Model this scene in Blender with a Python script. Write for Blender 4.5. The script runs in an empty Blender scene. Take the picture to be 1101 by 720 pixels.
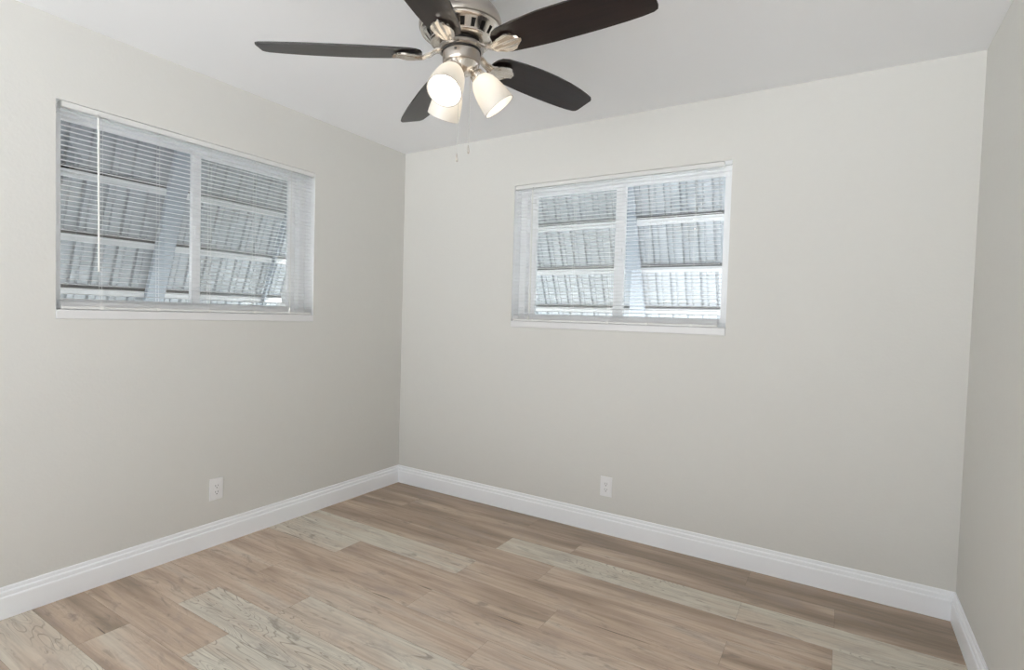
import bpy, bmesh, math, random
from mathutils import Vector, Matrix
random.seed(7)
S = bpy.context.scene
COL = S.collection

# ------------------------------------------------------------------ camera
F_PX = 577.69
yaw, pitch, roll = -0.552596, -0.0332303, 0.0297776
fwd = Vector((math.sin(yaw)*math.cos(pitch), math.cos(yaw)*math.cos(pitch), math.sin(pitch)))
rgt = Vector((math.cos(yaw), -math.sin(yaw), 0))
upv = rgt.cross(fwd)
r2 = rgt*math.cos(roll) + upv*math.sin(roll)
u2 = -rgt*math.sin(roll) + upv*math.cos(roll)
cam = bpy.data.cameras.new('camera')
cam_o = bpy.data.objects.new('camera', cam)
COL.objects.link(cam_o)
cam.sensor_width = 36.0
cam.lens = F_PX/1101*36.0
cam.clip_start = 0.02
M = Matrix((r2, u2, -fwd)).transposed().to_4x4()
M.translation = Vector((2.80687, -2.98048, 1.26114))
cam_o.matrix_world = M
S.camera = cam_o

# ------------------------------------------------------------------ light and exposure
EXPOSURE = -0.70
S.view_settings.view_transform = 'Standard'
S.view_settings.look = 'None'
S.view_settings.gamma = 1.0
S.view_settings.exposure = EXPOSURE
S.view_settings.use_curve_mapping = False
S.cycles.use_denoising = True
S.cycles.max_bounces = 14
S.cycles.diffuse_bounces = 10
S.cycles.glossy_bounces = 6
S.cycles.transparent_max_bounces = 16
S.cycles.sample_clamp_indirect = 6.0

W_STRENGTH = 1.2
W_COLOR = (0.95, 0.98, 1.0, 1)
w = bpy.data.worlds.new('overcast_sky'); S.world = w; w.use_nodes = True
bgn = w.node_tree.nodes['Background']
bgn.inputs['Color'].default_value = W_COLOR
bgn.inputs['Strength'].default_value = W_STRENGTH

def lamp(name, kind, loc, target, energy, color, **kw):
    l = bpy.data.lights.new(name, kind); l.energy = energy; l.color = color
    for k, v in kw.items(): setattr(l, k, v)
    o = bpy.data.objects.new(name, l); COL.objects.link(o); o.location = loc
    o.rotation_euler = (Vector(target)-Vector(loc)).to_track_quat('-Z', 'Y').to_euler()
    return o
SUN_E = 88.0
lamp('sun', 'SUN', (2.5, 5, 9), (0, 0, 0), SUN_E, (1, 1, 1), angle=math.radians(3))
# added fill lamp behind the camera, standing in for light from the rear
REAR_E = 28.0
CEIL_FILL_E = 21.0
if REAR_E:
    lamp('rear_fill', 'AREA', (1.63, -4.35, 1.1), (1.63, 0, 1.5), REAR_E, (.96, .98, 1), shape='RECTANGLE', size=3.0, size_y=1.8)

# added fill lamp low behind the camera, aimed up to brighten the ceiling
lamp('ceiling_fill', 'AREA', (2.45, -3.55, .04), (2.45, -3.35, 2.4), CEIL_FILL_E, (.97, .985, 1), shape='RECTANGLE', size=1.4, size_y=1.5)

# ------------------------------------------------------------------ materials
def mat(name, base=(.8,.8,.8), rough=.5, metal=0.0, spec=.5, coat=0, build=None):
    m = bpy.data.materials.new(name); m.use_nodes = True
    nt = m.node_tree; b = nt.nodes['Principled BSDF']
    b.inputs['Base Color'].default_value = (*base, 1)
    b.inputs['Roughness'].default_value = rough
    b.inputs['Metallic'].default_value = metal
    b.inputs['Specular IOR Level'].default_value = spec
    b.inputs['Coat Weight'].default_value = coat
    if build: build(nt, b)
    return m
def node(nt, t, **kw):
    n = nt.nodes.new(t)
    for k, v in kw.items():
        if k in n.inputs: n.inputs[k].default_value = v
        else: setattr(n, k, v)
    return n
def texco(nt, scale=(1,1,1), loc=(0,0,0), which='Object'):
    tc = node(nt, 'ShaderNodeTexCoord'); mp = node(nt, 'ShaderNodeMapping')
    mp.inputs['Scale'].default_value = scale; mp.inputs['Location'].default_value = loc
    nt.links.new(tc.outputs[which], mp.inputs['Vector'])
    return mp.outputs['Vector']
def bump_noise(scale, strength, dist=.002, detail=3, tint=0.0, sc=(1,1,1)):
    def f(nt, b):
        v = texco(nt, sc)
        n = node(nt, 'ShaderNodeTexNoise'); n.inputs['Scale'].default_value = scale; n.inputs['Detail'].default_value = detail
        nt.links.new(v, n.inputs['Vector'])
        bp = node(nt, 'ShaderNodeBump'); bp.inputs['Strength'].default_value = strength; bp.inputs['Distance'].default_value = dist
        nt.links.new(n.outputs['Fac'], bp.inputs['Height']); nt.links.new(bp.outputs['Normal'], b.inputs['Normal'])
        if tint:
            base = tuple(b.inputs['Base Color'].default_value)
            n2 = node(nt, 'ShaderNodeTexNoise'); n2.inputs['Scale'].default_value = scale*.35; n2.inputs['Detail'].default_value = 2
            nt.links.new(v, n2.inputs['Vector'])
            mx = node(nt, 'ShaderNodeMix', data_type='RGBA')
            mx.inputs['A'].default_value = tuple(c*(1-tint) for c in base[:3])+(1,)
            mx.inputs['B'].default_value = tuple(min(1, c*(1+tint)) for c in base[:3])+(1,)
            nt.links.new(n2.outputs['Fac'], mx.inputs['Factor']); nt.links.new(mx.outputs['Result'], b.inputs['Base Color'])
    return f
M_WALL = mat('wall_paint', (.655, .648, .620), .7, spec=.25, build=bump_noise(75, .16, .004, 4, .012))
M_CEIL = mat('ceiling_paint', (.915, .93, .955), .85, spec=.15, build=bump_noise(60, .06, .003))
M_TRIM = mat('white_trim_paint', (.92, .94, .97), .38, spec=.4, build=bump_noise(120, .02, .001))
M_VINYL = mat('white_vinyl', (.92, .925, .93), .35, build=bump_noise(150, .01, .001))
M_SLAT = mat('blind_slat_white', (.85, .855, .86), .42, build=bump_noise(90, .01, .001))
def translucent_slat(nt, b):
    bump_noise(90, .01, .001)(nt, b)
    t = node(nt, 'ShaderNodeBsdfTranslucent'); t.inputs['Color'].default_value = (.88, .89, .90, 1)
    mx = node(nt, 'ShaderNodeMixShader'); mx.inputs[0].default_value = .30
    out = nt.nodes['Material Output']
    nt.links.new(b.outputs[0], mx.inputs[1]); nt.links.new(t.outputs[0], mx.inputs[2]); nt.links.new(mx.outputs[0], out.inputs['Surface'])
M_SLAT = mat('blind_slat_white', (.86, .865, .87), .42, build=translucent_slat)
M_RAIL = mat('blind_rail_white', (.74, .74, .725), .4, build=bump_noise(90, .01, .001))
M_SILL = mat('sill_marble', (.74, .74, .745), .3, build=bump_noise(14, .0, .001, 4, .04))
M_CORD = mat('cord_white', (.82, .82, .80), .7, build=bump_noise(900, .1, .0005))
M_PLATE = mat('outlet_plastic', (.82, .82, .83), .3, build=bump_noise(200, .01, .0005))
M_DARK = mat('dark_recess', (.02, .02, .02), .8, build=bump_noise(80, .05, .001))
M_SCREW = mat('screw_metal', (.6, .6, .58), .4, metal=1, build=bump_noise(300, .05, .0005))
def brushed(nt, b):
    v = texco(nt, (1, 1, 60))
    n = node(nt, 'ShaderNodeTexNoise'); n.inputs['Scale'].default_value = 12; n.inputs['Detail'].default_value = 3
    nt.links.new(v, n.inputs['Vector'])
    mr = node(nt, 'ShaderNodeMapRange'); mr.inputs['To Min'].default_value = .22; mr.inputs['To Max'].default_value = .4
    nt.links.new(n.outputs['Fac'], mr.inputs['Value']); nt.links.new(mr.outputs['Result'], b.inputs['Roughness'])
M_NICKEL = mat('brushed_nickel', (.38, .345, .31), .3, metal=1, build=brushed)
M_NICKEL2 = mat('polished_nickel', (.74, .69, .63), .22, metal=1, build=bump_noise(60, .03, .001))
M_CORE = mat('motor_core', (.018, .016, .014), .6, build=bump_noise(60, .1, .001))
def wood_dark(nt, b):
    v = texco(nt, (2, 22, 6))
    n = node(nt, 'ShaderNodeTexNoise'); n.inputs['Scale'].default_value = 3; n.inputs['Detail'].default_value = 6; n.inputs['Distortion'].default_value = .4
    nt.links.new(v, n.inputs['Vector'])
    cr = node(nt, 'ShaderNodeValToRGB')
    cr.color_ramp.elements[0].color = (.006, .0035, .003, 1); cr.color_ramp.elements[0].position = .3
    cr.color_ramp.elements[1].color = (.016, .0085, .007, 1); cr.color_ramp.elements[1].position = .7
    nt.links.new(n.outputs['Fac'], cr.inputs['Fac']); nt.links.new(cr.outputs['Color'], b.inputs['Base Color'])
M_BLADE = mat('espresso_wood', (.03, .02, .016), .31, spec=.28, build=wood_dark)
M_BLADE_EDGE = mat('espresso_edge', (.012, .009, .008), .5, build=bump_noise(60, .05, .001))

def corr(nt, b):
    v = texco(nt, (1, 1, 1))
    n = node(nt, 'ShaderNodeTexNoise'); n.inputs['Scale'].default_value = 3.5; n.inputs['Detail'].default_value = 4
    nt.links.new(v, n.inputs['Vector'])
    mx = node(nt, 'ShaderNodeMix', data_type='RGBA')
    mx.inputs['A'].default_value = (.28, .31, .34, 1); mx.inputs['B'].default_value = (.39, .42, .455, 1)
    nt.links.new(n.outputs['Fac'], mx.inputs['Factor']); nt.links.new(mx.outputs['Result'], b.inputs['Base Color'])
M_AWN = mat('awning_aluminium_paint', (.7, .74, .75), .35, spec=.5, build=corr)
M_AWNBAR = mat('awning_bar_white', (.85, .86, .88), .4, build=bump_noise(30, .02, .001))
M_RAFTER = mat('awning_rafter_paint', (.27, .31, .36), .45, build=bump_noise(30, .02, .001))
M_STUCCO = mat('stucco', (.7, .69, .66), .9, build=bump_noise(40, .4, .01))
M_GROUND = mat('concrete_ground', (.58, .60, .61), .9, build=bump_noise(8, .2, .01, 5, .06))

# glass pane: clear with a mirror reflection by angle
def glass_mat():
    m = bpy.data.materials.new('window_glass'); m.use_nodes = True; nt = m.node_tree
    nt.nodes.clear()
    out = node(nt, 'ShaderNodeOutputMaterial'); mix = node(nt, 'ShaderNodeMixShader')
    tr = node(nt, 'ShaderNodeBsdfTransparent'); tr.inputs['Color'].default_value = (.93, .95, .95, 1)
    gl = node(nt, 'ShaderNodeBsdfGlossy'); gl.inputs['Roughness'].default_value = .0
    lw_ = node(nt, 'ShaderNodeLayerWeight'); lw_.inputs['Blend'].default_value = .5
    pw = node(nt, 'ShaderNodeMath', operation='POWER'); pw.inputs[1].default_value = 5.0
    fr = node(nt, 'ShaderNodeMath', operation='MULTIPLY_ADD'); fr.inputs[1].default_value = .85; fr.inputs[2].default_value = .25
    nt.links.new(lw_.outputs['Facing'], pw.inputs[0]); nt.links.new(pw.outputs[0], fr.inputs[0])
    nt.links.new(fr.outputs[0], mix.inputs[0]); nt.links.new(tr.outputs[0], mix.inputs[1]); nt.links.new(gl.outputs[0], mix.inputs[2])
    nt.links.new(mix.outputs[0], out.inputs[0]); return m
M_GLASS = glass_mat()
def screen_mat():
    m = bpy.data.materials.new('insect_screen_mesh'); m.use_nodes = True; nt = m.node_tree; nt.nodes.clear()
    out = node(nt, 'ShaderNodeOutputMaterial'); mix = node(nt, 'ShaderNodeMixShader')
    tr = node(nt, 'ShaderNodeBsdfTransparent'); d = node(nt, 'ShaderNodeBsdfDiffuse'); d.inputs['Color'].default_value = (.62, .64, .60, 1)
    n = node(nt, 'ShaderNodeTexNoise'); n.inputs['Scale'].default_value = 9
    mr = node(nt, 'ShaderNodeMapRange'); mr.inputs['To Min'].default_value = .20; mr.inputs['To Max'].default_value = .30
    nt.links.new(n.outputs['Fac'], mr.inputs['Value']); nt.links.new(mr.outputs['Result'], mix.inputs[0])
    nt.links.new(tr.outputs[0], mix.inputs[1]); nt.links.new(d.outputs[0], mix.inputs[2]); nt.links.new(mix.outputs[0], out.inputs[0]); return m
M_SCREEN = screen_mat()
def shade_mat():
    m = bpy.data.materials.new('frosted_shade_glass'); m.use_nodes = True; nt = m.node_tree
    nt.nodes.clear()
    out = node(nt, 'ShaderNodeOutputMaterial')
    d = node(nt, 'ShaderNodeBsdfDiffuse'); d.inputs['Color'].default_value = (.9, .885, .86, 1)
    t = node(nt, 'ShaderNodeBsdfTranslucent'); t.inputs['Color'].default_value = (.94, .915, .87, 1)
    g = node(nt, 'ShaderNodeBsdfGlossy'); g.inputs['Roughness'].default_value = .25
    a = node(nt, 'ShaderNodeMixShader'); a.inputs[0].default_value = .55
    b = node(nt, 'ShaderNodeMixShader'); b.inputs[0].default_value = .05
    n = node(nt, 'ShaderNodeTexNoise'); n.inputs['Scale'].default_value = 200
    bp = node(nt, 'ShaderNodeBump'); bp.inputs['Strength'].default_value = .03; bp.inputs['Distance'].default_value = .0005
    nt.links.new(n.outputs['Fac'], bp.inputs['Height']); nt.links.new(bp.outputs['Normal'], g.inputs['Normal'])
    nt.links.new(d.outputs[0], a.inputs[1]); nt.links.new(t.outputs[0], a.inputs[2])
    nt.links.new(a.outputs[0], b.inputs[1]); nt.links.new(g.outputs[0], b.inputs[2])
    nt.links.new(b.outputs[0], out.inputs[0]); return m
M_SHADE = shade_mat()
BULB_L = 60.0
def emit_mat(name, col, s):
    m = bpy.data.materials.new(name); m.use_nodes = True; nt = m.node_tree; nt.nodes.clear()
    out = node(nt, 'ShaderNodeOutputMaterial'); e = node(nt, 'ShaderNodeEmission')
    e.inputs['Color'].default_value = (*col, 1); e.inputs['Strength'].default_value = s
    nt.links.new(e.outputs[0], out.inputs[0]); return m
M_BULB = emit_mat('warm_bulb', (1, .91, .79), BULB_L)
M_RIM = mat('ground_glass_edge', (.30, .28, .26), .4, build=bump_noise(200, .05, .0005))
M_WAND = mat('clear_acrylic_wand', (.85, .85, .82), .15, build=bump_noise(60, .01, .001))

# ------------------------------------------------------------------ mesh helpers
def obj(name, bm, m=None, parent=None, smooth=False, mats=None):
    me = bpy.data.meshes.new(name)
    bmesh.ops.recalc_face_normals(bm, faces=bm.faces[:])
    bm.to_mesh(me); bm.free()
    if smooth:
        for p in me.polygons: p.use_smooth = True
        me.set_sharp_from_angle(angle=math.radians(35))
    for mm in (mats or ([m] if m else [])): me.materials.append(mm)
    o = bpy.data.objects.new(name, me); COL.objects.link(o)
    if parent: o.parent = parent
    return o
def tag(o, label=None, cat=None, group=None, kind=None):
    if label: o['label'] = label
    if cat: o['category'] = cat
    if group: o['group'] = group
    if kind: o['kind'] = kind
    return o
def empty(name, loc):
    o = bpy.data.objects.new(name, None); COL.objects.link(o); o.location = loc; o.empty_display_size = .05
    return o
def quad(bm, *ps, mi=0):
    f = bm.faces.new([bm.verts.new(p) for p in ps]); f.material_index = mi; return f
def box(bm, lo, hi, mi=0, bev=0):
    (x0,y0,z0),(x1,y1,z1) = lo, hi
    vs = [bm.verts.new(p) for p in ((x0,y0,z0),(x1,y0,z0),(x1,y1,z0),(x0,y1,z0),(x0,y0,z1),(x1,y0,z1),(x1,y1,z1),(x0,y1,z1))]
    fs = [bm.faces.new([vs[i] for i in q]) for q in ((0,3,2,1),(4,5,6,7),(0,1,5,4),(1,2,6,5),(2,3,7,6),(3,0,4,7))]
    for f in fs: f.material_index = mi
    if bev:
        es = list({e for f in fs for e in f.edges})
        bmesh.ops.bevel(bm, geom=es, offset=bev, segments=2, affect='EDGES', profile=.5)
def lathe(bm, prof, n=48, mtx=None, mi=0, skip=None, cap=True):
    rings = []
    for r, z in prof:
        if r < 1e-6: rings.append([bm.verts.new((0,0,z))])
        else: rings.append([bm.verts.new((r*math.cos(2*math.pi*i/n), r*math.sin(2*math.pi*i/n), z)) for i in range(n)])
    for k in range(len(rings)-1):
        a, b = rings[k], rings[k+1]
        for i in range(n):
            if skip and skip(k, i): continue
            j = (i+1) % n
            if len(a) == 1 and len(b) == 1: continue
            if len(a) == 1: f = bm.faces.new((a[0], b[i], b[j]))
            elif len(b) == 1: f = bm.faces.new((a[i], a[j], b[0]))
            else: f = bm.faces.new((a[i], a[j], b[j], b[i]))
            f.material_index = mi
    vs = [v for r in rings for v in r]
    if mtx is not None: bmesh.ops.transform(bm, matrix=mtx, verts=vs)
    return vs
def tube(bm, pts, rad, n=8, mi=0):
    pts = [Vector(p) for p in pts]
    rads = rad if isinstance(rad, (list, tuple)) else [rad]*len(pts)
    rings = []
    t0 = (pts[1]-pts[0]).normalized()
    u = t0.orthogonal().normalized()
    for i, p in enumerate(pts):
        t = (pts[min(i+1, len(pts)-1)] - pts[max(i-1, 0)]).normalized()
        u = (u - t*u.dot(t)).normalized(); v = t.cross(u)
        rings.append([bm.verts.new(p + (u*math.cos(2*math.pi*k/n)+v*math.sin(2*math.pi*k/n))*rads[i]) for k in range(n)])
    for a, b in zip(rings, rings[1:]):
        for k in range(n):
            f = bm.faces.new((a[k], a[(k+1)%n], b[(k+1)%n], b[k])); f.material_index = mi
    bm.faces.new(rings[0][::-1]).material_index = mi; bm.faces.new(rings[-1]).material_index = mi
def B(): return bmesh.new()

# ------------------------------------------------------------------ room
W, H = 3.269, 2.44
YR = -4.4                       # unseen walls and ceiling lengthened to here to shade the ground; open beyond
T = .25                          # masonry wall thickness
L_Y0, L_Y1, WZ0, WZ1 = -2.070, -0.790, 1.197, 2.109
B_X0, B_X1 = 0.958, 2.280

def wall_with_hole(name, map_, a0, a1, h0, h1):
    # map_(a, d, z) -> world ; d = 0 room side, d = T outside
    bm = B()
    As = [a0, h0, h1, a1]; Zs = [0, WZ0, WZ1, H]
    for d in (0, T):
        g = [[bm.verts.new(map_(a, d, z)) for z in Zs] for a in As]
        for i in range(3):
            for j in range(3):
                if i == 1 and j == 1: continue
                bm.faces.new((g[i][j], g[i+1][j], g[i+1][j+1], g[i][j+1])).material_index = 1 if d else 0
    def rect(p, q, mi):
        bm.faces.new([bm.verts.new(map_(*c)) for c in ((p[0],0,p[1]), (q[0],0,q[1]), (q[0],T,q[1]), (p[0],T,p[1]))]).material_index = mi
    for p, q in (((h0,WZ0),(h1,WZ0)), ((h1,WZ0),(h1,WZ1)), ((h1,WZ1),(h0,WZ1)), ((h0,WZ1),(h0,WZ0))): rect(p, q, 2)
    for p, q in (((a0,0),(a1,0)), ((a1,0),(a1,H)), ((a1,H),(a0,H)), ((a0,H),(a0,0))):
        rect(p, q, 0)
    bmesh.ops.remove_doubles(bm, verts=bm.verts[:], dist=1e-5)
    return tag(obj(name, bm, mats=[M_WALL, M_STUCCO, M_VINYL]), kind='structure')
LM = lambda a, d, z: (-d, a, z)          # along left wall: a = y
BM_ = lambda a, d, z: (a, d, z)          # along back wall: a = x
wall_with_hole('wall_left', LM, YR, 0, L_Y0, L_Y1)
wall_with_hole('wall_back', BM_, -T, W+T, B_X0, B_X1)
bm = B(); box(bm, (W, YR, 0), (W+T, 0, H)); tag(obj('wall_right', bm, M_WALL), kind='structure')
bm = B(); box(bm, (-T, YR, H), (W+T, T, H+.2)); tag(obj('ceiling', bm, M_CEIL), kind='structure')

# floor: one mesh, one face per plank, each plank with its own tone and grain offset
ROW0, ROWW, PL = .017, .178, 1.22
JOINT = {0:1.234, 1:.386, 2:1.246, 3:.383, 4:.025, 5:.585, 6:.03, 7:.46, 8:.849, 9:.446, 10:.826, 11:.442, 12:.02, 13:.9, 14:.3, 15:.7, 16:.1, 17:.5}
# tone: 0 dark umber .. 0.5 pinkish brown .. 1 pale greige
TONE = {(0,-1):.12,(0,0):.14,(0,1):.08,(0,2):.03, (1,-1):.26,(1,0):.28,(1,1):.30,(1,2):.16, (2,-1):.22,(2,0):.95,(2,1):.92,
        (3,-1):.28,(3,0):.30,(3,1):.38,(3,2):.88, (4,-1):.9,(4,0):.92,(4,1):.5,(4,2):.45, (5,-1):.88,(5,0):.40,(5,1):.46,(5,2):.4,
        (6,-1):.5,(6,0):.42,(6,1):.52,(6,2):.4, (7,-1):.45,(7,0):.5,(7,1):.5,(7,2):.4, (8,-1):.45,(8,0):.86,(8,1):.5,
        (9,-1):.42,(9,0):.97,(9,1):.5, (10,-1):.40,(10,0):.93,(10,1):.5, (11,-1):.25,(11,0):.5,(11,1):.5, (12,-1):.9,(12,0):.9,(12,1):.5,
        (13,-1):.4,(13,0):.35}
bm = B()
lay = bm.loops.layers.uv.new('UVMap'); lay2 = bm.loops.layers.uv.new('seed')
tone_l = bm.faces.layers.float.new('tone')
def plank(x0, x1, y0, y1, tone, seed, g=.0003):
    vs = [bm.verts.new(p) for p in ((x0+g, y0+g, 0), (x1-g, y0+g, 0), (x1-g, y1-g, 0), (x0+g, y1-g, 0))]
    f = bm.faces.new(vs); f[tone_l] = tone
    for l in f.loops:
        l[lay].uv = (l.vert.co.x - x0, l.vert.co.y - y0)
        l[lay2].uv = (seed, seed*.37)
for r in range(-1, 25):
    y1 = -(ROW0 + ROWW*r); y0 = y1-ROWW
    if r == -1: y1 = 0.0
    j = JOINT.get(r, random.uniform(0, 1.2))
    if r == -1: j = .6
    k = -1
    x = j-PL
    while x > 0: x -= PL; k -= 1
    while x < W:
        a, b = max(x, 0), min(x+PL, W)
        if b > a:
            t = TONE.get((r, k), random.choice([.35, .42, .5, .55, .9]))
            plank(a, b, y0, y1, t, (r*7.31 + k*3.17) % 50 + 3)
        x += PL; k += 1
# dark underlay seen in the joints, and the slab's sides
box(bm, (0, YR, -.10), (W, 0, -.0012), mi=1)
def floor_mat(nt, b):
    L = nt.links.new
    uv = node(nt, 'ShaderNodeUVMap', uv_map='UVMap'); sd = node(nt, 'ShaderNodeUVMap', uv_map='seed')
    at = node(nt, 'ShaderNodeAttribute', attribute_name='tone')
    sdm = node(nt, 'ShaderNodeVectorMath', operation='MULTIPLY'); sdm.inputs[1].default_value = (3.1, 5.7, 0)
    L(sd.outputs[0], sdm.inputs[0])
    def coords(sx, sy, off=0.0):
        m = node(nt, 'ShaderNodeVectorMath', operation='MULTIPLY'); m.inputs[1].default_value = (sx, sy, 1)
        L(uv.outputs[0], m.inputs[0])
        a = node(nt, 'ShaderNodeVectorMath', operation='ADD'); L(m.outputs[0], a.inputs[0]); L(sdm.outputs[0], a.inputs[1])
        a2 = node(nt, 'ShaderNodeVectorMath', operation='ADD'); L(a.outputs[0], a2.inputs[0]); a2.inputs[1].default_value = (off, off*.7, off)
        return a2.outputs[0]
    def noise(vec, scale, detail, dist=0.0, rough=.5):
        n = node(nt, 'ShaderNodeTexNoise'); n.inputs['Scale'].default_value = scale; n.inputs['Detail'].default_value = detail
        n.inputs['Distortion'].default_value = dist; n.inputs['Roughness'].default_value = rough; L(vec, n.inputs['Vector']); return n.outputs['Fac']
    def ramp(fac, stops):
        c = node(nt, 'ShaderNodeValToRGB'); e = c.color_ramp.elements
        while len(e) < len(stops): e.new(.5)
        for i, (p, col) in enumerate(stops): e[i].position = p; e[i].color = col if len(col) == 4 else (*col, 1)
        L(fac, c.inputs['Fac']); return c.outputs['Color']
    def mix(fac, a, c, bt='MIX'):
        m = node(nt, 'ShaderNodeMix', data_type='RGBA', blend_type=bt)
        if isinstance(fac, float): m.inputs['Factor'].default_value = fac
        else: L(fac, m.inputs['Factor'])
        for s, v in (('A', a), ('B', c)):
            if isinstance(v, tuple): m.inputs[s].default_value = (*v, 1)
            else: L(v, m.inputs[s])
        return m.outputs['Result']
    def math_(op, a, c, d=None):
        m = node(nt, 'ShaderNodeMath', operation=op)
        for i, v in enumerate((a, c, d)):
            if v is None: continue
            if isinstance(v, (int, float)): m.inputs[i].default_value = v
            else: L(v, m.inputs[i])
        return m.outputs[0]
    # broad bands along the plank shift the tone (one half of a board paler than the other)
    band = noise(coords(.9, 7.5), 1.3, 2, .3)
    t = math_('ADD', at.outputs['Fac'], math_('MULTIPLY', math_('SUBTRACT', band, .5), 1.35))
    col = ramp(t, [(0, (.24, .185, .140)), (.28, (.375, .282, .213)), (.5, (.50, .392, .308)), (.72, (.535, .455, .375)), (1, (.58, .54, .465))])
    # streaky fine grain
    g1 = noise(coords(3.0, 75), 1.0, 5, .25, .6)
    col = mix(1.0, col, ramp(g1, [(.25, (.80, .79, .78)), (.5, (1, 1, 1)), (.75, (1.10, 1.10, 1.09))]), 'MULTIPLY')
    g2 = noise(coords(1.5, 26, 1.7), 1.6, 7, .9, .68)
    col = mix(1.0, col, ramp(g2, [(.30, (.80, .77, .75)), (.48, (1, 1, 1)), (.70, (1.10, 1.11, 1.11))]), 'MULTIPLY')
    # cathedral figure: contour lines of a stretched noise
    base = noise(coords(1.0, 8.5, 3.3), 1.5, 1.5, .5)
    rings = math_('FRACT', math_('MULTIPLY', base, 24.0), 0)
    line = ramp(rings, [(0, (0, 0, 0)), (.12, (.8, .8, .8)), (.26, (0, 0, 0)), (1, (0, 0, 0))])
    patch = ramp(noise(coords(1.1, 3.0, 9.1), 1.6, 1), [(.44, (0, 0, 0)), (.56, (1, 1, 1))])
    palef = ramp(at.outputs['Fac'], [(.55, (.30, .30, .30)), (.8, (.95, .95, .95))])
    lf = mix(1.0, line, patch, 'MULTIPLY'); lf = mix(1.0, lf, palef, 'MULTIPLY')
    col = mix(lf, col, (.215, .178, .14))
    # knots and dark smudges
    k1 = noise(coords(4.2, 17, 5.5), 1.0, 7, 1.6, .62)
    sm = ramp(k1, [(.57, (0, 0, 0)), (.69, (.65, .65, .65))])
    col = mix(sm, col, (.20, .165, .135))
    k2 = noise(coords(2.4, 7, 15.5), 1.3, 8, .8, .7)
    col = mix(ramp(k2, [(.52, (0, 0, 0)), (.70, (.5, .5, .5))]), col, (.30, .25, .225))
    # short splits
    k3 = noise(coords(2.2, 46, 25.5), 1.1, 1, .5)
    col = mix(ramp(k3, [(.745, (0, 0, 0)), (.775, (.9, .9, .9))]), col, (.09, .07, .055))
    L(col, b.inputs['Base Color'])
    bp = node(nt, 'ShaderNodeBump'); bp.inputs['Strength'].default_value = .12; bp.inputs['Distance'].default_value = .001
    L(g1, bp.inputs['Height']); L(bp.outputs['Normal'], b.inputs['Normal'])
M_FLOOR = mat('vinyl_plank', (.3, .25, .2), .5, spec=.35, build=floor_mat)
M_UNDER = mat('floor_underlay', (.06, .05, .04), .9, build=bump_noise(50, .1, .001))
fo = obj('floor', bm, mats=[M_FLOOR, M_UNDER]); tag(fo, kind='structure')

# baseboards, moulded profile (depth, height)
PROF = [(0, 0), (.015, 0), (.015, .084), (.0135, .088), (.0105, .0895), (.0105, .104), (.009, .108), (.0055, .1105), (.0055, .1225), (.004, .1265), (0, .1265)]
def baseboard(name, p0, p1, nrm, m0=0, m1=0):
    # m0 / m1: mitre at the start / end
    p0, p1, nrm = Vector(p0), Vector(p1), Vector(nrm); t = (p1-p0).normalized()
    bm = B()
    a = [bm.verts.new(p0 + nrm*d + t*d*m0 + Vector((0,0,z+.0003))) for d, z in PROF]
    b = [bm.verts.new(p1 + nrm*d - t*d*m1 + Vector((0,0,z+.0003))) for d, z in PROF]
    for i in range(len(PROF)):
        j = (i+1) % len(PROF); bm.faces.new((a[i], a[j], b[j], b[i]))
    bm.faces.new(a); bm.faces.new(b[::-1])
    tag(obj(name, bm, M_TRIM), kind='structure')
baseboard('baseboard_left', (0, YR, 0), (0, 0, 0), (1, 0, 0), 0, 1)
baseboard('baseboard_back', (0, 0, 0), (W, 0, 0), (0, -1, 0), 1, 1)
baseboard('baseboard_right', (W, 0, 0), (W, YR, 0), (-1, 0, 0), 1, 0)

# outside ground
bm = B(); quad(bm, (-30, -30, -.12), (30, -30, -.12), (30, 30, -.12), (-30, 30, -.12))
tag(obj('ground', bm, M_GROUND), kind='structure')

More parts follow.
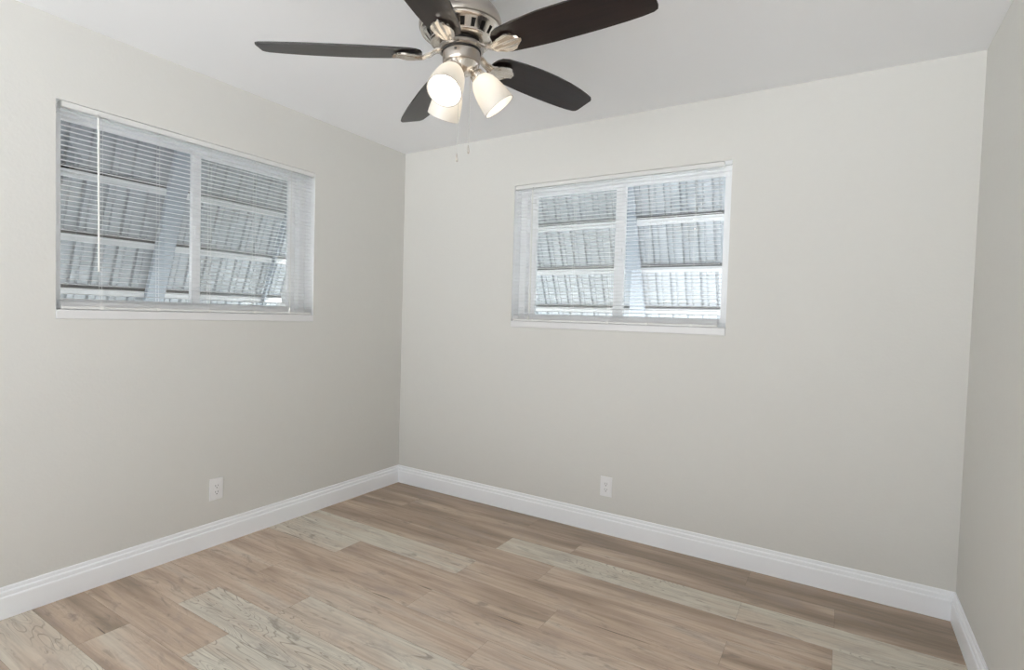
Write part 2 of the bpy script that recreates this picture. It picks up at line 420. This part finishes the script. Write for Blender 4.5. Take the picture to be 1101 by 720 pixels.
# ------------------------------------------------------------------ windows
def make_window(name, mp, a0, a1, fl, fr, ml, mr, D=.085, slide='right'):
    root = empty(name, mp((a0+a1)/2, D, WZ0)); tag(root, kind='structure')
    inv = Matrix.Translation(-root.location)
    def mk(nm, bm, m, par=root):
        bmesh.ops.transform(bm, matrix=inv, verts=bm.verts[:])
        return obj(nm, bm, m, par)
    def bx(bm, a, b, d0, d1, z0, z1, bev=.002):
        p, q = mp(a, d0, z0), mp(b, d1, z1)
        box(bm, tuple(min(i, j) for i, j in zip(p, q)), tuple(max(i, j) for i, j in zip(p, q)), bev=bev)
    ft = .053; fb = .085-.04
    z0 = WZ0+.04
    # outer frame
    bm = B(); e = .001
    bx(bm, a0+e, a1-e, D, D+.08, WZ1-ft+.02, WZ1-e); bx(bm, a0+e, a1-e, D, D+.08, z0, z0+.025)
    bx(bm, a0+e, a0+fl*.5, D, D+.08, z0+.025, WZ1-ft+.02); bx(bm, a1-fr*.5, a1-e, D, D+.08, z0+.025, WZ1-ft+.02)
    mk('window_frame', bm, M_VINYL)
    zt, zb = WZ1-ft, z0+.045
    def sash(x0, x1, l, r, d, nm):
        bm = B(); t0, t1 = zt+.02, zb-.02
        bx(bm, x0, x0+l, d, d+.026, t1, t0); bx(bm, x1-r, x1, d, d+.026, t1, t0)
        bx(bm, x0+l, x1-r, d+.001, d+.025, zt, t0); bx(bm, x0+l, x1-r, d+.001, d+.025, t1, zb)
        s = mk('sash', bm, M_VINYL)
        bm = B()
        g = d+.013
        bm.faces.new([bm.verts.new(mp(*c)) for c in ((x0+l, g, zb), (x1-r, g, zb), (x1-r, g, zt), (x0+l, g, zt))])
        bmesh.ops.transform(bm, matrix=inv, verts=bm.verts[:])
        obj('glass_pane', bm, M_GLASS, s)
    # inner sash on one side, outer sash on the other
    inner_l = slide == 'left'
    bm = B(); sa, sb = (ml+.03, a1-fr*.5) if inner_l else (a0+fl*.5, mr-.03)
    bm.faces.new([bm.verts.new(mp(*c)) for c in ((sa, D+.072, z0+.02), (sb, D+.072, z0+.02), (sb, D+.072, zt+.02), (sa, D+.072, zt+.02))]); mk('insect_screen', bm, M_SCREEN)
    sash(a0+fl*.5, mr-.002 if inner_l else ml+.03, fl*.5, (mr-ml)*.75 if inner_l else .03, D+.008 if inner_l else D+.042, 'l')
    sash(ml+.03 if inner_l else ml, a1-fr*.5, .03 if inner_l else (mr-ml)*.75, fr*.5, D+.042 if inner_l else D+.008, 'r')
    # latch on the meeting stile
    bm = B(); bx(bm, (ml+mr)/2-.008, (ml+mr)/2+.008, D-.006, D+.0079, 1.62, 1.69, .002); mk('latch', bm, M_VINYL)
    # sill slab, its nose standing a little proud of the wall
    bm = B(); bx(bm, a0+.0005, a1-.0005, -.004, D+.07, WZ0+.0005, z0, .003); mk('window_sill', bm, M_SILL)
    return root
make_window('window_1', LM, L_Y0, L_Y1, .047, .088, -1.486, -1.427, slide='left')
make_window('window_2', BM_, B_X0, B_X1, .098, .048, 1.616, 1.698, slide='right')

# ------------------------------------------------------------------ mini blinds
def make_blind(label, mp, a0, a1, z_rail0, z_rail1, ladders, wand_a, wand_z, cord_a, sgn):
    ac = (a0+a1)/2
    root = empty('window_blind', mp(ac, .018, z_rail0)); tag(root, label, 'window blind', 'white mini blinds in the two windows')
    inv = Matrix.Translation(-root.location)
    def mk(nm, bm, m, par=root, smooth=False):
        bmesh.ops.transform(bm, matrix=inv, verts=bm.verts[:]); return obj(nm, bm, m, par, smooth)
    def bx(bm, a, b, d0, d1, z0, z1, bev=.001):
        p, q = mp(a, d0, z0), mp(b, d1, z1)
        box(bm, tuple(min(i, j) for i, j in zip(p, q)), tuple(max(i, j) for i, j in zip(p, q)), bev=bev)
    top = WZ1-.002
    # headrail: U channel with rolled lips
    bm = B()
    hr = [(.002, top), (.002, top-.020), (.0045, top-.022), (.030, top-.022), (.0325, top-.020), (.0325, top), (.0305, top), (.0305, top-.018), (.004, top-.018), (.004, top)]
    A = [bm.verts.new(mp(a0, d, z)) for d, z in hr]; Bv = [bm.verts.new(mp(a1, d, z)) for d, z in hr]
    for i in range(len(hr)):
        j = (i+1) % len(hr); bm.faces.new((A[i], A[j], Bv[j], Bv[i]))
    bm.faces.new(A); bm.faces.new(Bv)
    bx(bm, a0+.002, a1-.002, .001, .0035, top-.0235, top-.0205, .0008)      # lower lip
    mk('headrail', bm, M_RAIL)
    for a in (a0, a1):
        bm = B(); s = .004
        bx(bm, a-.003 if a == a0 else a-.001, a+.001 if a == a0 else a+.003, .001, .034, top-.027, top+.0005, .0008)
        mk('end_bracket', bm, M_SCREW if a == a0 and sgn > 0 else M_RAIL)
    # slats
    pitch = .0208; zs = []
    z = top-.022-.012
    while z > z_rail1+.006: zs.append(z); z -= pitch
    bm = B()
    nseg = 5; hw = .0125; dc = .0175
    for z in zs:
        tilt = math.radians(4)
        rows = []
        for k in range(nseg+1):
            u = -1+2*k/nseg
            d = dc + u*hw*math.cos(tilt); zz = z + .0020*(1-u*u) + u*hw*math.sin(tilt)
            rows.append((d, zz))
        up = [[bm.verts.new(mp(a, d, zz+.0003)) for a in (a0+.002, a1-.002)] for d, zz in rows]
        dn = [[bm.verts.new(mp(a, d, zz-.0003)) for a in (a0+.002, a1-.002)] for d, zz in rows]
        for k in range(nseg):
            bm.faces.new((up[k][0], up[k][1], up[k+1][1], up[k+1][0])); bm.faces.new((dn[k][0], dn[k+1][0], dn[k+1][1], dn[k][1]))
        bm.faces.new((up[0][0], dn[0][0], dn[0][1], up[0][1])); bm.faces.new((up[-1][0], up[-1][1], dn[-1][1], dn[-1][0]))
        for q in (0, 1):
            bm.faces.new([r[q] for r in up] + [r[q] for r in dn][::-1])
    mk('slats', bm, M_SLAT)
    # spare slats stacked on the bottom rail
    bm = B(); zz = z_rail0+.0125
    while zz < z_rail1:
        bx(bm, a0+.002, a1-.002, .0045, .0305, zz, zz+.0014, 0); zz += .0022
    mk('stacked_slats', bm, M_SLAT)
    bm = B(); bx(bm, a0+.001, a1-.001, .004, .031, z_rail0, z_rail0+.012, .0025); mk('bottom_rail', bm, M_RAIL)
    for a in ladders:
        bm = B()
        for d in (.0042, .0308):
            tube(bm, [mp(a, d, z_rail0+.006), mp(a, d, top-.024)], .0006, 5)
        for z in zs: tube(bm, [mp(a+.001, .0042, z-.001), mp(a+.001, .0308, z-.001)], .0004, 4)
        mk('ladder_cord', bm, M_CORD)
        bm = B(); bx(bm, a-.008, a+.008, .0015, .010, z_rail0-.001, z_rail0+.014, .0015)
        mk('cord_button', bm, M_WAND)
        bm = B(); bx(bm, a-.004, a+.004, .0, .004, top-.0285, top-.0235, .0005); mk('cord_guide', bm, M_SCREW)
    # tilt wand with its hook
    bm = B()
    tube(bm, [mp(wand_a, -.004, top-.020), mp(wand_a, -.010, top-.026), mp(wand_a, -.011, top-.040)], .0015, 6)
    wr = mk('wand_hook', bm, M_SCREW)
    bm = B()
    tube(bm, [mp(wand_a, -.011, top-.036), mp(wand_a, -.011, top-.05), mp(wand_a+.004, -.011, wand_z+.06), mp(wand_a+.004, -.011, wand_z)], [.003, .0042, .0042, .0048], 6)
    mk('tilt_wand', bm, M_WAND)
    bm = B()
    for k in (-1, 1):
        tube(bm, [mp(cord_a+k*.002, -.002, top-.02), mp(cord_a+k*.0025, -.004, (top+z_rail0)/2), mp(cord_a+k*.002, -.004, z_rail0+.03)], .0011, 5)
    mk('lift_cord', bm, M_CORD)
    bm = B()
    lathe(bm, [(0, .0), (.005, .001), (.0055, .012), (.0035, .022), (0, .024)], 10, Matrix.Translation(mp(cord_a, -.004, z_rail0+.012)))
    mk('cord_tassel', bm, M_WAND)
    return root
make_blind('white mini blind with long acrylic wand, in the left wall window', LM, -2.051, -.797, 1.240, 1.271,
           (-1.904, -1.672, -1.426, -1.177, -.952), -1.926, 1.407, -.958, 1)
make_blind('white mini blind leaving a gap at its right end, in the back wall window', BM_, .965, 2.236, 1.239, 1.272,
           (1.115, 1.385, 1.622, 1.855, 2.10), 1.098, 1.29, 1.09, -1)

# ------------------------------------------------------------------ awnings outside
AW = [(.29, 2.23), (.41, 1.918), (.535, 1.622), (.650, 1.352), (.765, 1.07)]
def make_awning(label, mp, a0, a1, rafters):
    root = empty('window_awning', mp((a0+a1)/2, T, 2.24)); tag(root, label, 'awning', 'corrugated metal awnings outside')
    inv = Matrix.Translation(-root.location)
    def mk(nm, bm, m, par=root, smooth=False):
        bmesh.ops.transform(bm, matrix=inv, verts=bm.verts[:]); return obj(nm, bm, m, par, smooth)
    for k in range(4):
        (d0, z0), (d1, z1) = AW[k], AW[k+1]
        # panel k hangs from the bar above to a lip just over the bar below; ribs run down the slope
        u = Vector((d1-d0, z1-z0)); L = u.length; u /= L; n = Vector((-u.y, u.x))   # n points outward / up
        if n.y < 0: n = -n
        bm = B(); th = .0008
        prof = []; a = a0; p = .096
        while a < a1:
            for da, h in ((0, 0), (.030, 0), (.035, .017), (.045, .017), (.050, 0), (.070, 0), (.0745, .006), (.0795, .006), (.084, 0)):
                if a+da < a1: prof.append((a+da, h))
            a += p
        prof.append((a1, 0))
        top = []; bot = []
        for (aa, h) in prof:
            for lst, s in ((top, 0), (bot, 1)):
                row = []
                for w_ in (-.01, L-.012):
                    q = Vector((d0, z0)) + u*w_ + n*(h+.012 - s*th*2)
                    row.append(bm.verts.new(mp(aa, q.x, q.y)))
                lst.append(row)
        for i in range(len(prof)-1):
            bm.faces.new((top[i][0], top[i+1][0], top[i+1][1], top[i][1]))
            bm.faces.new((bot[i][0], bot[i][1], bot[i+1][1], bot[i+1][0]))
            for q in (0, 1): bm.faces.new((top[i][q], bot[i][q], bot[i+1][q], top[i+1][q]))
        bm.faces.new((top[0][0], top[0][1], bot[0][1], bot[0][0])); bm.faces.new((top[-1][0], bot[-1][0], bot[-1][1], top[-1][1]))
        mk('panel', bm, M_AWN)
        # cross bar under the foot of the panel, and a dark strip standing in for the shaded gap above it
        def bx(bm, a, b, dd0, dd1, zz0, zz1, bev=0):
            p_, q_ = mp(a, dd0, zz0), mp(b, dd1, zz1)
            box(bm, tuple(min(i, j) for i, j in zip(p_, q_)), tuple(max(i, j) for i, j in zip(p_, q_)), bev=bev)
        bm = B(); bx(bm, a0, a1, d1-.006, d1+.030, z1-.040, z1-.006, .002); mk('cross_bar', bm, M_AWNBAR)
        bm = B(); bx(bm, a0, a1, d1-.002, d1+.012, z1-.0055, z1+.014, .001); mk('slot_shade', bm, M_DARK)
    for ra, rw in rafters:
        bm = B(); th = .022
        lo = []; hi = []
        pts = [Vector((AW[0][0]-.0, AW[0][1]))] + [Vector(p) for p in AW[1:]]
        for p_ in pts:
            for lst, off in ((lo, -.045), (hi, -.010)):
                lst.append((p_.x-.0+off*.75, p_.y+off*.65))
        for i in range(len(pts)-1):
            vs = []
            for s in (-1, 1):
                for (dd, zz) in (lo[i], hi[i], hi[i+1], lo[i+1]):
                    vs.append(bm.verts.new(mp(ra+s*rw/2, max(dd, T+.001), zz)))
            for q in ((0,1,2,3), (7,6,5,4), (0,4,5,1), (1,5,6,2), (2,6,7,3), (3,7,4,0)): bm.faces.new([vs[j] for j in q])
        mk('rafter', bm, M_RAFTER)
    return root
make_awning('corrugated metal awning seen through the left wall window blind', LM, -3.1, -.56, ((-1.402, .096), (-.71, .012), (-3.08, .025)))
make_awning('corrugated metal awning seen through the back wall window blind', BM_, .25, 2.85, ((1.592, .096), (.27, .025), (2.83, .025)))

# ------------------------------------------------------------------ outlets
def outlet(label, mp, a, z):
    root = empty('wall_outlet', mp(a, 0, z)); tag(root, label, 'electrical outlet', 'white duplex outlets low on the walls')
    inv = Matrix.Translation(-root.location)
    def mk(nm, bm, m, par=root):
        bmesh.ops.transform(bm, matrix=inv, verts=bm.verts[:]); return obj(nm, bm, m, par)
    def bx(bm, aa, b, d0, d1, z0, z1, bev=.0):
        p_, q_ = mp(aa, d0, z0), mp(b, d1, z1)
        box(bm, tuple(min(i, j) for i, j in zip(p_, q_)), tuple(max(i, j) for i, j in zip(p_, q_)), bev=bev)
    bm = B(); bx(bm, a-.036, a+.036, -.0055, -.0002, z-.0585, z+.0585, .002); pl = mk('cover_plate', bm, M_PLATE)
    bm = B(); bx(bm, a-.0165, a+.0165, -.0075, -.0056, z-.0335, z+.0335, .0008); rc = mk('receptacle', bm, M_PLATE)
    for dz in (.014, -.019):
        bm = B()
        bx(bm, a-.0075, a-.0055, -.0082, -.0076, z+dz-.000, z+dz+.009); bx(bm, a+.0055, a+.0075, -.0082, -.0076, z+dz+.001, z+dz+.008)
        bx(bm, a-.0022, a+.0022, -.0082, -.0076, z+dz-.009, z+dz-.0045)
        mk('socket_slots', bm, M_DARK, rc)
    for dz in (.047, -.047):
        bm = B(); ax = Vector(mp(0, -1, 0))
        mt = Matrix.Translation(mp(a, -.0056, z+dz)) @ ax.to_track_quat('Z', 'Y').to_matrix().to_4x4()
        lathe(bm, [(.0, .0), (.0028, .0), (.0026, .0008), (0, .0010)], 12, mt); mk('screw', bm, M_PLATE, pl)
outlet('white outlet on the left wall below the left window', LM, -1.385, .302)
outlet('white outlet on the back wall below the right window', BM_, 1.654, .279)

# ------------------------------------------------------------------ ceiling fan
FC = Vector((1.633, -1.4688, 2.17))
fan = empty('ceiling_fan', FC)
tag(fan, 'brushed nickel ceiling fan with five dark brown blades and a three-lamp light kit', 'ceiling fan')
# it hangs a touch out of level
nrm = Vector((-.0442, -.0238, 1)).normalized()
fan.rotation_euler = Vector((0, 0, 1)).rotation_difference(nrm).to_euler()
BA0 = math.degrees(10.0816) - 360
# dome housing
bm = B()
lathe(bm, [(.070, .266), (.074, .262), (.075, .232), (.080, .206), (.090, .184), (.107, .162), (.125, .141), (.137, .120), (.1435, .100), (.1435, .088), (.141, .082), (.137, .0815)], 64)
obj('motor_housing', bm, M_NICKEL, fan, True)
# vent band with slots
NS = 100
bm = B()
prof = [(.1365, .0815), (.139, .078), (.137, .0735), (.130, .0715), (.1275, .069), (.123, .0645), (.1078, .0435), (.1055, .041), (.1055, .039), (.102, .036), (.094, .034), (.062, .034)]
lathe(bm, prof, NS, skip=lambda k, i: k == 5 and i % 5 < 2)
vb = obj('vent_band', bm, M_NICKEL2, fan, True)
bm = B()
lathe(bm, [(.0, .081), (.116, .081), (.112, .068), (.100, .048), (.084, .038), (.066, .0335), (.064, .010), (0, .010)], 48)
obj('motor_core', bm, M_CORE, fan, True)
# flywheel carrying the blade irons
bm = B(); lathe(bm, [(0, .024), (.074, .024), (.0785, .020), (.0785, .010), (.073, .006), (0, .006)], 48); obj('flywheel', bm, M_NICKEL, fan, True)
bm = B(); lathe(bm, [(0, .0059), (.0685, .0059), (.0685, .001), (0, .001)], 48); obj('rubber_ring', bm, M_CORE, fan, True)
bm = B(); lathe(bm, [(0, .0009), (.064, .0009), (.0655, -.001), (.0655, -.028), (.0635, -.033), (0, -.033)], 48); sh = obj('switch_housing', bm, M_NICKEL, fan, True)
bm = B()
dirc = Vector((2.807-1.633, -2.98+1.469, 0)).normalized()
side = Vector((-dirc.y, dirc.x, 0))
q = (dirc*.0625 - side*.020)
rot = dirc.to_track_quat('X', 'Z').to_matrix().to_4x4()
bm2 = B(); box(bm2, (-.003, -.0045, -.003), (.003, .0045, .003), bev=.0008)
bmesh.ops.transform(bm2, matrix=Matrix.Translation(q+Vector((0, 0, -.010))) @ rot, verts=bm2.verts[:])
bm.free(); obj('reverse_switch', bm2, M_CORE, sh)
# light kit bowl
bm = B(); lathe(bm, [(0, -.0332), (.057, -.0332), (.0575, -.037), (.053, -.042), (.049, -.050), (.045, -.058), (.034, -.066), (.018, -.070), (.012, -.072), (.010, -.076), (.0, -.078)], 48)
obj('light_kit_fitter', bm, M_NICKEL2, fan, True)

# blades and irons
UP = [(.135, .012), (.140, .032), (.152, .046), (.175, .055), (.25, .064), (.33, .071), (.42, .075), (.50, .077), (.57, .077), (.62, .075), (.655, .071), (.668, .064)]
LO = [(.135, -.012), (.140, -.034), (.152, -.050), (.175, -.060), (.25, -.069), (.33, -.074), (.42, -.072), (.50, -.066), (.57, -.056), (.62, -.046), (.655, -.037), (.666, -.029)]
PITCH = math.radians(-12)
def blade_bm():
    bm = B(); th = .0055; zc = .0
    tip = [(.6715, .054), (.6715, -.020)]
    out = UP + tip + LO[::-1]
    t = [bm.verts.new((s, w_, zc+th/2)) for s, w_ in out]; b = [bm.verts.new((s, w_, zc-th/2)) for s, w_ in out]
    bm.faces.new(t); bm.faces.new(b[::-1])
    for i in range(len(out)):
        j = (i+1) % len(out); bm.faces.new((t[i], b[i], b[j], t[j])).material_index = 1
    bmesh.ops.transform(bm, matrix=Matrix.Rotation(PITCH, 4, 'X'), verts=bm.verts[:])
    return bm
def iron_bm():
    bm = B()
    hwf = [(0, .024), (.10, .017), (.28, .016), (.40, .018), (.50, .024), (.62, .034), (.78, .039), (.90, .036), (1.0, .024)]
    def interp(tab, u):
        for (a, x), (b_, y) in zip(tab, tab[1:]):
            if a <= u <= b_: k = (u-a)/(b_-a); k = k*k*(3-2*k); return x+(y-x)*k
        return tab[-1][1]
    zt = [(0, .014), (.12, .010), (.30, -.006), (.42, -.013), (.6, -.012), (1.0, -.0085)]
    NU, NV = 30, 16
    top, bot = [], []
    for i in range(NU+1):
        u = i/NU; rt, rb = [], []
        for j in range(NV+1):
            v = -1+2*j/NV
            s = .060 + (.178-.022*max(0, u-.5)*2*v*v)*u
            hw = interp(hwf, u); tw = min(1, max(0, (u-.25)/.25))
            z = interp(zt, u)
            pl = .0022*tw*math.cos(v*math.pi*3) + .005*(1-v*v)*(-1)*(.6 if u < .45 else .35)
            y = v*hw
            zz = z + pl
            ang = PITCH*tw
            rt.append(bm.verts.new((s, y*math.cos(ang)-(zz+.0025)*math.sin(ang), y*math.sin(ang)+(zz+.0025)*math.cos(ang))))
            rb.append(bm.verts.new((s, y*math.cos(ang)-(zz-.0025)*math.sin(ang), y*math.sin(ang)+(zz-.0025)*math.cos(ang))))
        top.append(rt); bot.append(rb)
    for i in range(NU):
        for j in range(NV):
            bm.faces.new((top[i][j], top[i+1][j], top[i+1][j+1], top[i][j+1])); bm.faces.new((bot[i][j], bot[i][j+1], bot[i+1][j+1], bot[i+1][j]))
        for j in (0, NV): bm.faces.new((top[i][j], top[i+1][j], bot[i+1][j], bot[i][j]))
    for i in (0, NU):
        for j in range(NV): bm.faces.new((top[i][j], top[i][j+1], bot[i][j+1], bot[i][j]))
    return bm
blade0 = obj('blade', blade_bm(), mats=[M_BLADE, M_BLADE_EDGE], parent=fan)
iron0 = obj('blade_iron', iron_bm(), M_NICKEL2, blade0, True)
for k in range(5):
    if k == 0: bl = blade0
    else:
        bl = blade0.copy(); COL.objects.link(bl); bl.parent = fan
        ir = iron0.copy(); COL.objects.link(ir); ir.parent = bl
    bl.rotation_euler = (0, 0, math.radians(BA0+72*k))

# lamps
def shade_profile():
    o = [(.0235, .0), (.030, .003), (.037, .012), (.044, .026), (.050, .045), (.0545, .068), (.0575, .092), (.0595, .120)]
    i = [(r-.003, z) for r, z in o[::-1]]; i[0] = (o[-1][0]-.003, .120)
    return o + i
NECK = (.060, -.078); OPEN = (.130, -.176)
ax2 = Vector((OPEN[0]-NECK[0], OPEN[1]-NECK[1])); SL = ax2.length; ax2.normalize()
for k in range(3):
    a = math.radians(-80.3 + 120*k); er = Vector((math.cos(a), math.sin(a), 0))
    axis = er*ax2.x + Vector((0, 0, 1))*ax2.y
    nk = er*NECK[0] + Vector((0, 0, NECK[1]))
    mt = Matrix.Translation(nk) @ axis.to_track_quat('Z', 'Y').to_matrix().to_4x4()
    bm = B()
    p0 = er*.040 + Vector((0, 0, -.036)); 
    tube(bm, [p0, er*.050+Vector((0,0,-.040)), nk - axis*.026, nk - axis*.018], [.011, .012, .013, .016], 12)
    arm = obj('lamp_arm', bm, M_NICKEL2, fan, True)
    bm = B(); lathe(bm, [(0, -.024), (.018, -.023), (.024, -.016), (.0265, -.004), (.0268, .003), (.0250, .004), (.0235, -.004), (0, -.008)], 24, mt)
    obj('lamp_socket', bm, M_NICKEL2, arm, True)
    bm = B(); lathe(bm, [(r, z*SL/.120) for r, z in shade_profile()], 40, mt)
    shd = obj('lamp_shade', bm, M_SHADE, arm, True)
    bm = B(); rz = SL; rr = .0582
    lathe(bm, [(rr+.0010*math.cos(q*math.pi/3), rz+.0010*math.sin(q*math.pi/3)) for q in range(7)], 40, mt)
    obj('shade_rim', bm, M_RIM, shd, True)
    bm = B(); lathe(bm, [(0, -.004), (.012, -.003), (.0125, .018), (.019, .030), (.0235, .044), (.0225, .056), (.015, .067), (0, .071)], 16, mt)
    obj('light_bulb', bm, M_BULB, arm, True)

# pull chains
inv_r = fan.rotation_euler.to_matrix().inverted()
for (off, z0, z1) in ((Vector((-.004, -.004, 0)), -.064, -.372), (Vector((.030, .016, 0)), -.058, -.343)):
    bm = B()
    z = z0
    while z > z1+.03:
        c = inv_r @ Vector((off.x, off.y, z)); c = Vector((off.x, off.y, 0)) + (c-Vector((off.x, off.y, 0)))
        bmesh.ops.create_icosphere(bm, subdivisions=1, radius=.0014, matrix=Matrix.Translation(c)); z -= .0031
    a_, b_ = inv_r @ Vector((off.x, off.y, z0)), inv_r @ Vector((off.x, off.y, z1+.02))
    tube(bm, [a_, b_], .0005, 5)
    ch = obj('pull_chain', bm, M_SCREW, fan, True)
    bm = B(); e0 = inv_r @ Vector((off.x, off.y, z1))
    lathe(bm, [(0, .0), (.0035, .002), (.0042, .008), (.003, .018), (.0015, .028), (0, .030)], 10, Matrix.Translation(e0)); obj('chain_pull', bm, M_NICKEL2, ch, True)
